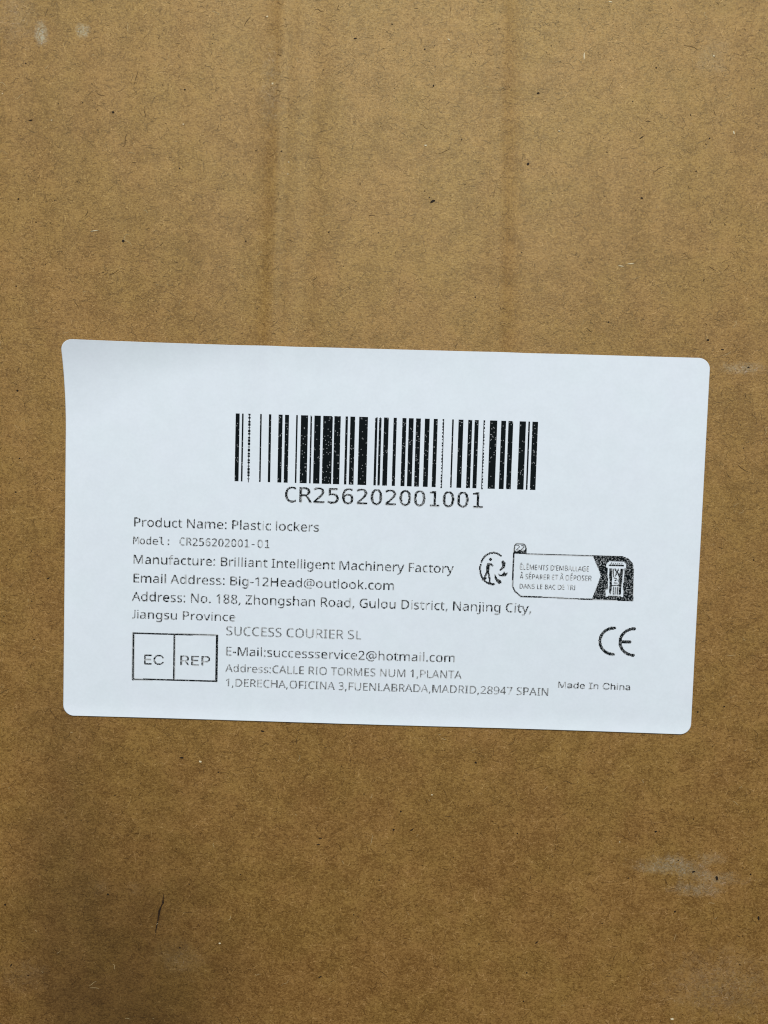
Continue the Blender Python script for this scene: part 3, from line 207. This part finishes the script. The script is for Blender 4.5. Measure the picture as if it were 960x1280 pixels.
# ------------------------------------------------------------------ carton
box = bpy.data.objects.new('cardboard_box', None); C.objects.link(box); box.location = (0, 0, TOP)
box['label'] = 'brown cardboard carton with dark flecks, pale scuffs and a short tear, beneath the white label'
box['category'] = 'box'
HX, HY = 130, 160
nx, ny = 260, 320
xs = np.linspace(-HX, HX, nx+1); ys = np.linspace(-HY, HY, ny+1)
X, Y = np.meshgrid(xs, ys); Z = relief(X, Y)
V = np.c_[X.ravel(), Y.ravel(), Z.ravel()]*MM
i = np.arange(nx*ny); r, c = i//nx, i % nx; a = r*(nx+1)+c
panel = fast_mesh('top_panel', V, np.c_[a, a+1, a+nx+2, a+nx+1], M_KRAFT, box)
panel.data.polygons.foreach_set('use_smooth', [True]*len(panel.data.polygons))
def box_part(name, x0, x1, y0, y1, z0, z1):
    v = [(x, y, z) for z in (z0, z1) for y in (y0, y1) for x in (x0, x1)]
    v = np.array(v)*MM
    return mesh_obj(name, v, [(0,2,3,1),(4,5,7,6),(0,1,5,4),(2,6,7,3),(0,4,6,2),(1,3,7,5)], M_SIDE, box)
T_ = 4.0; B_ = -TOP*1000
box_part('side_panel', -HX-0.4, -HX+T_, -HY-0.4, HY+0.4, B_, -0.05)
box_part('side_panel', HX-T_, HX+0.4, -HY-0.4, HY+0.4, B_, -0.05)
box_part('end_panel', -HX+T_, HX-T_, -HY-0.4, -HY+T_, B_, -0.05)
box_part('end_panel', -HX+T_, HX-T_, HY-T_, HY+0.4, B_, -0.05)
box_part('bottom_panel', -HX+T_, HX-T_, -HY+T_, HY-T_, B_, B_+T_)

# paper fibres lying in the liner: narrow curved ribbons
def fibres(name, n, mat, lmin, lmax, wmin, wmax, z0, seed, cur=1.2):
    g = np.random.default_rng(seed)
    x = g.uniform(-72, 78, n); y = g.uniform(-92, 94, n)
    if n > 3000: an = g.normal(0.05, 0.75, n)
    else: an = g.uniform(0, np.pi, n)
    L = lmin + (lmax-lmin)*g.random(n)**2.2; W = g.uniform(wmin, wmax, n); k_ = g.normal(0, cur, n); k2 = g.normal(0, cur*0.8, n)
    seg = 4; Vs = []
    px, py = x.copy(), y.copy()
    for s in range(seg+1):
        t = s/seg; th = an + k_*t + k2*np.sin(t*5)
        wd = W*(0.35+0.65*np.sin(np.pi*(0.12+0.76*t)))/2
        nxv, nyv = -np.sin(th)*wd, np.cos(th)*wd
        for sg in (-1, 1):
            qx, qy = px+sg*nxv, py+sg*nyv
            zz = relief(qx, qy) + z0 + 0.012*math.sin(np.pi*t)
            Vs.append(np.c_[qx, qy, zz])
        px = px + np.cos(th)*L/seg; py = py + np.sin(th)*L/seg
    Vs = np.stack(Vs, 1); m = 2*(seg+1); b = np.arange(n)[:, None]*m
    q = np.concatenate([np.c_[b+2*s, b+2*s+2, b+2*s+3, b+2*s+1] for s in range(seg)])
    return fast_mesh(name, Vs.reshape(-1, 3)*MM, q, mat, box, 'stuff')
fibres('dark_fibre', 17000, M_DARKFIB, 0.3, 1.9, 0.05, 0.10, 0.012, 3)
fibres('pale_fibre', 20000, M_PALEFIB, 0.3, 2.0, 0.05, 0.10, 0.020, 4)
fibres('long_dark_fibre', 420, M_LONGD, 0.3, 2.2, 0.04, 0.09, 0.034, 5, 0.5)
fibres('long_pale_fibre', 260, M_LONGP, 0.3, 1.9, 0.03, 0.07, 0.040, 6, 0.9)

def fleck_mesh(n, cx, cy, w_, h_, ang, z, th, g):
    a_ = np.radians(ang); V = []; pts = []
    for q in range(n):
        t = 2*np.pi*q/n; rr = g.uniform(0.72, 1.15)
        u, v = math.cos(t)*w_/2*rr, math.sin(t)*h_/2*rr
        pts.append((u*math.cos(a_)-v*math.sin(a_), u*math.sin(a_)+v*math.cos(a_)))
    for (u, v) in pts: V.append((u, v, -0.03))
    for (u, v) in pts: V.append((u*0.8, v*0.8, th))
    F = [tuple(range(n, 2*n))] + [(q, (q+1) % n, n+(q+1) % n, n+q) for q in range(n)]
    return np.array(V)*MM, F
g = np.random.default_rng(11)
for (cx, cy, w_, h_, ang) in DATA['dark']:
    V, F = fleck_mesh(8, cx, cy, w_*1.05, h_*1.05, ang, 0, 0.03, g)
    o = mesh_obj('dark_fleck', V, F, M_FLECK, box); o.location = (cx*MM, cy*MM, (float(relief(cx, cy))+0.05)*MM)
for (cx, cy, w_, h_, ang) in DATA['pale']:
    V, F = fleck_mesh(8, cx, cy, w_, h_, ang, 0, 0.04, g)
    o = mesh_obj('pale_fleck', V, F, M_PALE, box); o.location = (cx*MM, cy*MM, (float(relief(cx, cy))+0.05)*MM)
# dust-fine specks nobody could count
V = []; F = []
for q in range(1500):
    cx, cy = g.uniform(-70, 76), g.uniform(-90, 92); s_ = g.uniform(0.05, 0.17)*(1 if q % 9 else 1.5)
    v, f_ = fleck_mesh(5, 0, 0, s_, s_*g.uniform(0.5, 1), g.uniform(0, 180), 0, 0.012, g)
    z = float(relief(cx, cy))+0.035
    b = len(V); V += [(p[0]+cx*MM, p[1]+cy*MM, p[2]+z*MM) for p in v]; F += [tuple(b+j for j in t) for t in f_]
mesh_obj('fine_speck', V, F, M_FLECK, box, kind='stuff')
# the short tear: a dark slit between two raised paper lips
tp = DATA['tear']; tw = [0.04, 0.13, 0.34, 0.18, 0.36, 0.24, 0.20, 0.18, 0.03]
V = []; F = []; Lp = []; Rp = []
for (x, y), w_ in zip(tp, tw):
    z = float(relief(x, y)); V += [(x-w_/2, y, z+0.012), (x+w_/2, y, z+0.012)]
    Lp.append((x-w_/2, y, z, w_)); Rp.append((x+w_/2, y, z, w_))
F = [(2*j, 2*j+2, 2*j+3, 2*j+1) for j in range(len(tp)-1)]
slit = mesh_obj('tear', np.array(V)*MM, F, M_TEAR, box)
for side, pl in ((-1, Lp), (1, Rp)):
    V = []
    for x, y, z, w_ in pl:
        lw = 0.25+w_*1.2; V += [(x, y, z+0.02), (x+side*lw*0.35, y, z+0.05+w_*0.45), (x+side*lw*1.3, y, z-0.02)]
    n = len(pl); F = []
    for j in range(n-1):
        for c_ in (0, 1):
            q = (3*j+c_, 3*j+c_+1, 3*j+c_+4, 3*j+c_+3); F.append(q if side > 0 else q[::-1])
    lip = mesh_obj('torn_edge', np.array(V)*MM, [t for t in F], M_KRAFT, box, smooth=True)
    lip.parent = slit

# ------------------------------------------------------------------ label
LW, LH, LR = 50.0, 29.66, 1.75        # half width, half height, corner radius (mm)
label = bpy.data.objects.new('product_label', None); C.objects.link(label); label.location = (0, 0, TOP)
label['label'] = 'white paper label with rounded corners, black barcode and printed text, stuck on the brown carton'
label['category'] = 'label'
def lab_z(x, y):
    x = np.asarray(x, float); y = np.asarray(y, float)
    z = 0.55*relief(x, y) + 0.45*relief(x*0.9, y*0.9) + 0.20 + 0.05*np.sin(x*0.16+y*0.05)*np.sin(y*0.13+0.8)
    s = np.clip(1 - ((x+LW)/30 + (LH-y)/13.5), 0, 1)
    z = z + 2.7*s**1.8                                              # lifted corner
    t = np.clip(1-(LH-y)/5.0, 0, 1); z = z + 0.42*t*t*(0.55+0.45*np.cos((x+20)*0.055))   # top edge not stuck down
    e = np.clip(1-(LW-np.abs(x))/2.5, 0, 1); z = z + 0.25*e*e
    b = np.clip(1-(LH+y)/2.5, 0, 1); z = z + 0.25*b*b
    return z
def label_rows():
    ys = []
    for q in range(9): ys.append(-LH + LR*(1-math.cos(q/8*math.pi/2)))
    ys += list(np.linspace(-LH+LR, LH-LR, 70))[1:-1]
    for q in range(9): ys.append(LH - LR*(1-math.cos((8-q)/8*math.pi/2)))
    return ys
rows = label_rows(); NXL = 110; V = []; F = []
tt = np.concatenate([[-1, -0.997, -0.99, -0.98], np.linspace(-0.965, 0.965, NXL-7), [0.98, 0.99, 0.997, 1]])
for y in rows:
    d = max(0, abs(y)-(LH-LR)); ins = LR-math.sqrt(max(0, LR*LR-d*d))
    xr = tt*(LW-ins)
    zz = lab_z(xr, np.full_like(xr, y))
    V += [(x, y, z) for x, z in zip(xr, zz)]
W_ = len(tt); NR = len(rows); nV = len(V)
TH = 0.11
V += [(x, y, z-TH) for x, y, z in V]
for r_ in range(NR-1):
    for c_ in range(W_-1):
        a_ = r_*W_+c_; F.append((a_, a_+1, a_+W_+1, a_+W_)); F.append((nV+a_, nV+a_+W_, nV+a_+W_+1, nV+a_+1))
rim = [c_ for c_ in range(W_)] + [r_*W_+W_-1 for r_ in range(1, NR)] + [(NR-1)*W_+c_ for c_ in range(W_-2, -1, -1)] + [r_*W_ for r_ in range(NR-2, 0, -1)]
for j in range(len(rim)):
    a_, b_ = rim[j], rim[(j+1) % len(rim)]; F.append((a_, nV+a_, nV+b_, b_))
paper = mesh_obj('paper', np.array(V)*MM, F, M_PAPER, label, smooth=False)
paper.data.polygons.foreach_set('use_smooth', [f_.area > 0 and abs(f_.normal.z) > 0.5 for f_ in paper.data.polygons])

# ------------------------------------------------------------------ thermal print: 8 dots per millimetre
DP = 0.125
inkrng = np.random.default_rng(21)
colfac = np.where(inkrng.random(1200) < 0.13, inkrng.uniform(0.28, 0.65, 1200), inkrng.uniform(0.82, 1.0, 1200))
rowfac = np.where(inkrng.random(1200) < 0.05, 0.6, 1.0)

def winding(px, py, conts):
    wn = np.zeros(px.shape, int)
    for cnt in conts:
        p = np.array(cnt); q = np.roll(p, -1, 0)
        for (x0, y0), (x1, y1) in zip(p, q):
            if y0 == y1: continue
            isl = (x1-x0)*(py-y0) - (px-x0)*(y1-y0)
            wn += ((y0 <= py) & (y1 > py) & (isl > 0)).astype(int) - ((y0 > py) & (y1 <= py) & (isl < 0)).astype(int)
    return wn

class Print:
    """an ink raster over a rectangle of the label; shapes add coverage, build() makes the dots"""
    def __init__(s, x0, y0, x1, y1):
        s.bw = x1-x0; s.i0 = math.floor(x0/DP)-2; s.j0 = math.floor(y0/DP)-2
        s.w = math.ceil(x1/DP)+2-s.i0; s.h = math.ceil(y1/DP)+2-s.j0
        s.cov = np.zeros((s.h*3, s.w*3), bool)
        s.gx = (s.i0 + (np.arange(s.w*3)+0.5)/3)*DP; s.gy = (s.j0 + (np.arange(s.h*3)+0.5)/3)*DP
    def sub(s, x0, y0, x1, y1):
        a = np.searchsorted(s.gx, [x0, x1]); b = np.searchsorted(s.gy, [y0, y1])
        return slice(b[0], b[1]), slice(a[0], a[1])
    def poly(s, conts, val=True):
        al = np.array([p for c_ in conts for p in c_]); sy, sx = s.sub(al[:,0].min(), al[:,1].min(), al[:,0].max(), al[:,1].max())
        gx, gy = np.meshgrid(s.gx[sx], s.gy[sy]); m = winding(gx, gy, conts) != 0
        s.cov[sy, sx][m] = val
    def line(s, pts, wd, val=True):
        for (x0, y0), (x1, y1) in zip(pts[:-1], pts[1:]):
            r_ = wd/2; sy, sx = s.sub(min(x0,x1)-r_, min(y0,y1)-r_, max(x0,x1)+r_, max(y0,y1)+r_)
            gx, gy = np.meshgrid(s.gx[sx], s.gy[sy]); dx, dy = x1-x0, y1-y0; L2 = dx*dx+dy*dy+1e-9
            t = np.clip(((gx-x0)*dx+(gy-y0)*dy)/L2, 0, 1)
            m = (gx-x0-t*dx)**2+(gy-y0-t*dy)**2 <= r_*r_
            s.cov[sy, sx][m] = val
    def text(s, font, txt, x0, y0, x1, cap):
        G = GLYPH[font]; capu = {'sans': 0.4795, 'mono': 0.5198, 'arial': 0.5087}[font]*400
        pl = txt.replace('É', 'E').replace('À', 'A')
        first, last = G[pl[0]][1], G[pl[-1]][1]
        lsb = min(c_[0::2][j] for c_ in first for j in range(len(c_)//2))
        adv = sum(G[ch][0] for ch in pl[:-1]); end = adv + max(max(c_[0::2]) for c_ in last)
        sxx = (x1-x0)/(end-lsb); syy = cap/capu; pen = -lsb
        for ch in txt:
            acc = {'É': ('E', 1), 'À': ('A', -1)}.get(ch)
            if acc:
                ch = acc[0]; ax = x0+(pen+G[ch][0]*0.5)*sxx
                s.line([(ax-0.1*acc[1], y0+cap*1.14), (ax+0.1*acc[1], y0+cap*1.36)], 0.12)
            a_, cs = G[ch]
            if cs:
                s.poly([[(x0+(pen+c_[2*j])*sxx, y0+c_[2*j+1]*syy) for j in range(len(c_)//2)] for c_ in cs])
            pen += a_
    def build(s, name, parent, mode='text', gain=1.12):
        c_ = s.cov.reshape(s.h, 3, s.w, 3).mean((1, 3))
        if mode == 'bar':
            jj = np.arange(s.h)[:, None]
            amp = (0.12 if int(s.bw*800) % 3 == 0 else 0.06) if s.bw > 0.35 else (0.3 if s.bw < 0.235 else 0.08)
            jj = jj + (np.random.default_rng(s.i0 % 97).random(jj.shape) < 0.3)
            thr = (0.5 if s.bw > 0.35 else 0.42) + amp*np.where((jj//2) % 2 == 0, 1, -1)
            d = np.where(c_ > thr, 1.0, 0.0)*np.where(c_ > 0, 1, 0)
            n_ = inkrng.random(d.shape)
            d = d*np.where(n_ < 0.03, 0.6, np.where(n_ < 0.14, 0.85, 1.0))
        else:
            d = np.clip((c_-0.24)/0.34, 0, 1)
            ii = (s.i0+np.arange(s.w)) % 1200; jj = (s.j0+np.arange(s.h)) % 1200
            if mode == 'text': d = d*colfac[ii][None, :]*rowfac[jj][:, None]
            n_ = inkrng.random(d.shape)
            d = d*np.where(n_ < 0.08, 0.55, np.where(n_ < 0.3, 0.8, 1.0))
        d = np.round(np.clip(d*gain, 0, 1)*8)/8
        V = []; Q = []; I = []
        for j in range(s.h):
            row = d[j]
            if not row.any(): continue
            ch = np.flatnonzero(np.diff(np.concatenate([[-1], row, [-1]])))
            for a_, b_ in zip(ch[:-1], ch[1:]):
                if row[a_] < 0.12: continue
                X0, X1 = (s.i0+a_)*DP, (s.i0+b_)*DP; Y0 = (s.j0+j)*DP
                b = len(V); V += [(X0, Y0), (X1, Y0), (X1, Y0+DP), (X0, Y0+DP)]; Q.append((b, b+1, b+2, b+3)); I.append(row[a_])
        V = np.array(V); z = lab_z(V[:,0], V[:,1]) + 0.018
        return fast_mesh(name, np.c_[V, z]*MM, Q, M_INK, parent, None, I)

def text_obj(name, parent, *rows_, gain=1.12, mode='text'):
    p = Print(min(r_[2] for r_ in rows_)-0.5, min(r_[3] for r_ in rows_)-0.6, max(r_[4] for r_ in rows_)+0.5, max(r_[3]+r_[5] for r_ in rows_)+0.9)
    for r_ in rows_: p.text(*r_)
    return p.build(name, parent, mode, gain)

BARS = [(-23.35, -22.72), (-22.38, -22.07), (-21.28, -21.07), (-19.5, -19.22), (-18.09, -17.8), (-16.57, -16.0), (-15.61, -14.95), (-13.88, -13.62), (-13.1, -12.02), (-11.66, -11.4), (-11.03, -9.99), (-9.62, -8.18), (-7.92, -6.83), (-6.12, -5.81), (-5.42, -4.61), (-3.96, -2.6), (-1.45, -1.14), (-0.82, -0.56), (-0.18, 0.61), (1.32, 1.93), (2.75, 3.43), (3.76, 4.44), (4.83, 5.62), (6.28, 6.99), (7.59, 8.3), (9.04, 9.26), (10.49, 10.79), (11.56, 12.24), (12.95, 13.63), (13.96, 14.67), (15.38, 15.6), (16.36, 17.51), (18.14, 18.88), (19.2, 19.97), (21.01, 22.04), (22.37, 22.64), (23.02, 23.84)]
for a_, b_ in BARS:
    p = Print(a_, 8.46, b_, 19.07); p.poly([[(a_, 8.46), (b_, 8.46), (b_, 19.07), (a_, 19.07)]]); p.build('barcode_bar', label, 'bar')
text_obj('barcode_number', label, ('mono', 'CR256202001001', -15.36, 5.46, 15.7, 2.40), gain=1.0, mode='solid')
text_obj('text_line', label, ('sans', 'Product Name: Plastic lockers', -39.1, 0.91, -9.88, 1.408))
text_obj('text_line', label, ('mono', 'Model:', -39.23, -1.9, -33.56, 1.206), ('mono', 'CR256202001', -31.85, -1.9, -20.85, 1.232), ('mono', '-01', -20.45, -1.9, -17.61, 1.232), gain=1.1)
text_obj('text_line', label, ('sans', 'Manufacture: Brilliant Intelligent Machinery Factory', -39.11, -4.99, 11.51, 1.408))
text_obj('text_line', label, ('sans', 'Email Address: Big-12Head@outlook.com', -39.08, -7.99, 2.18, 1.408))
text_obj('text_line', label, ('sans', 'Address: No. 188, Zhongshan Road, Gulou District, Nanjing City,', -39.32, -10.94, 23.99, 1.433))
p = Print(-39.7, -14.6, -22.4, -11.8)
p.line([(-38.8, -12.42), (-38.82, -13.45), (-38.95, -13.7), (-39.2, -13.72)], 0.15); p.text('sans', 'iangsu Province', -38.5, -13.77, -22.82, 1.382)
p.build('text_line', label)
text_obj('text_line', label, ('sans', 'SUCCESS COURIER SL', -24.24, -16.04, -2.73, 1.458), gain=0.9)
text_obj('text_line', label, ('sans', 'E-Mail:successservice2@hotmail.com', -24.18, -19.29, 12.18, 1.433))
text_obj('text_line', label, ('sans', 'Address:CALLE RIO TORMES NUM 1,PLANTA', -24.28, -21.92, 13.38, 1.257), gain=0.88)
text_obj('text_line', label, ('sans', '1,DERECHA,OFICINA 3,FUENLABRADA,MADRID,28947 SPAIN', -24.16, -24.27, 27.25, 1.257), gain=0.92)
text_obj('origin_text', label, ('arial', 'Made In China', 28.78, -22.91, 40.16, 1.056))

p = Print(-39.3, -24, -25.4, -15.8)
p.line([(-39.01, -16.12), (-25.68, -16.06)], 0.22); p.line([(-39.01, -23.56), (-25.68, -23.46)], 0.22)
p.line([(-39.01, -16.1), (-39.01, -23.6)], 0.32); p.line([(-25.68, -16.1), (-25.68, -23.5)], 0.32); p.line([(-32.45, -16.1), (-32.45, -23.5)], 0.24)
frame = p.build('representative_symbol', label, 'solid')
text_obj('lettering', frame, ('arial', 'EC', -37.23, -21.1, -34.11, 1.558)); text_obj('lettering', frame, ('arial', 'REP', -31.48, -21.04, -26.73, 1.558))

def arc(cx, cy, rx, ry, a0, a1, n=28):
    return [(cx+rx*math.cos(math.radians(a0+(a1-a0)*q/n)), cy+ry*math.sin(math.radians(a0+(a1-a0)*q/n))) for q in range(n+1)]
p = Print(34.5, -17.7, 41, -12.6)
p.line(arc(37.25, -15.08, 2.22, 2.12, 90, 270), 0.44); p.line(arc(40.42, -15.11, 2.22, 2.12, 90, 270), 0.44); p.line([(38.2, -15.11), (39.8, -15.11)], 0.42)
p.build('conformity_mark', label, 'solid')

p = Print(15.2, -7, 20.4, -1.3)
p.line(arc(17.69, -4.06, 2.02, 2.5, 55, 158), 0.25); p.line(arc(17.69, -4.06, 2.02, 2.5, 166, 278), 0.25)
p.poly([[(19.02, -2.86), (19.29, -2.72), (19.67, -3.17), (19.52, -3.87), (18.98, -4.33), (18.66, -4.4), (19.14, -3.69)]])
p.poly([[(18.45, -4.75), (18.96, -5.07), (19.32, -4.8), (19.51, -4.42), (19.64, -4.79), (20.07, -4.61), (19.84, -5.17), (19.25, -5.31), (18.79, -5.23)]])
p.poly([[(17.94, -4.84), (18.33, -5.39), (18.48, -5.71), (18.95, -5.88), (19.19, -6.29), (18.74, -6.51), (18.36, -6.17), (18.02, -5.58)]])
p.line([(17.24, -2.6), (17.25, -2.62)], 0.42); p.line([(16.95, -3.45), (16.88, -4.55)], 0.5); p.line([(16.95, -3.34), (17.3, -3.35), (17.58, -3.6)], 0.25)
p.line([(16.85, -4.5), (16.6, -5.1), (16.41, -5.63)], 0.26); p.line([(16.97, -4.5), (17.15, -5.3), (17.27, -6.07)], 0.26)
p.line([(16.6, -5.6), (16.2, -5.9)], 0.3); p.line([(17.1, -6.35), (17.8, -6.6)], 0.3)
p.build('recycling_symbol', label, 'solid')

p = Print(20.5, -8.9, 40.2, 0.3)
p.line([(22.76, -1.6), (33.4, -1.6)], 0.17); p.line([(20.88, -1.5), (20.92, -6.83)], 0.2); p.line([(20.92, -6.83), (21.3, -7.6), (22.23, -8.32)], 0.19); p.line([(22.23, -8.36), (33.49, -8.5)], 0.18)
p.poly([[(33.29, -1.52), (38.0, -1.52), (38.96, -1.88), (39.62, -2.6), (39.86, -3.76), (39.95, -8.57), (33.44, -8.55), (34.23, -6.26), (34.71, -4.7), (34.39, -3.82), (33.87, -2.78)]])
p.poly([[(35.95, -2.38), (38.2, -2.35), (38.67, -2.79), (38.63, -3.42), (35.47, -3.42), (35.47, -2.83)]], False)
p.poly([[(35.7, -3.35), (38.42, -3.35), (38.22, -7.85), (36.0, -7.85)]], False)
p.line([(35.75, -7.0), (35.8, -7.8)], 0.42, False); p.line([(38.2, -7.0), (38.2, -7.8)], 0.42, False)
note = p.build('sorting_notice', label, 'solid', 0.97)
p = Print(35.3, -8, 38.9, -2.2)
p.line([(35.98, -3.02), (38.15, -2.99)], 0.17)
for q in range(6): p.line([(36.2+q*0.33, -2.78), (36.32+q*0.33, -2.6)], 0.1)
p.poly([[(35.98, -3.55), (36.42, -3.55), (36.5, -5.2), (36.42, -7.62), (36.2, -7.62)]])
p.poly([[(38.2, -3.55), (37.75, -3.55), (37.55, -5.2), (37.62, -7.62), (37.95, -7.62)]])
for a_, b_, wd in [((36.62, -3.6), (36.7, -4.8), .14), ((36.9, -3.6), (37.2, -4.1), .2), ((37.45, -3.6), (37.0, -4.7), .18), ((37.4, -4.2), (37.62, -4.8), .2),
                   ((36.85, -5.0), (37.2, -5.1), .16), ((36.9, -5.45), (37.25, -5.3), .14), ((36.85, -5.75), (37.3, -5.8), .14), ((36.55, -6.2), (37.6, -6.15), .16),
                   ((36.78, -6.5), (36.78, -7.62), .16), ((37.1, -6.5), (37.1, -7.62), .15), ((37.4, -6.4), (37.4, -7.62), .15)]:
    p.line([a_, b_], wd)
p.build('bin_symbol', note, 'solid')
p = Print(20.5, -1.8, 23.2, 0.3)
p.line([(20.93, -1.5), (20.95, -0.35), (21.2, -0.05), (22.4, -0.05), (22.7, -0.35), (22.78, -1.5)], 0.18)
p.poly([[(20.93, -1.62), (20.93, -1.1), (21.3, -1.25), (21.8, -1.02), (22.3, -1.2), (22.78, -0.9), (22.8, -1.62)]])
p.text('sans', '22', 21.2, -1.05, 22.5, 0.78)
p.build('number_tab', note, 'solid')
for r_ in [('sans', "ÉLÉMENTS D'EMBALLAGE", 21.95, -4.08, 32.81, 0.779), ('sans', 'À SÉPARER ET À DÉPOSER', 21.94, -5.6, 33.29, 0.817), ('sans', 'DANS LE BAC DE TRI', 22.0, -7.12, 30.78, 0.779)]:
    text_obj('lettering', note, r_, gain=0.9)
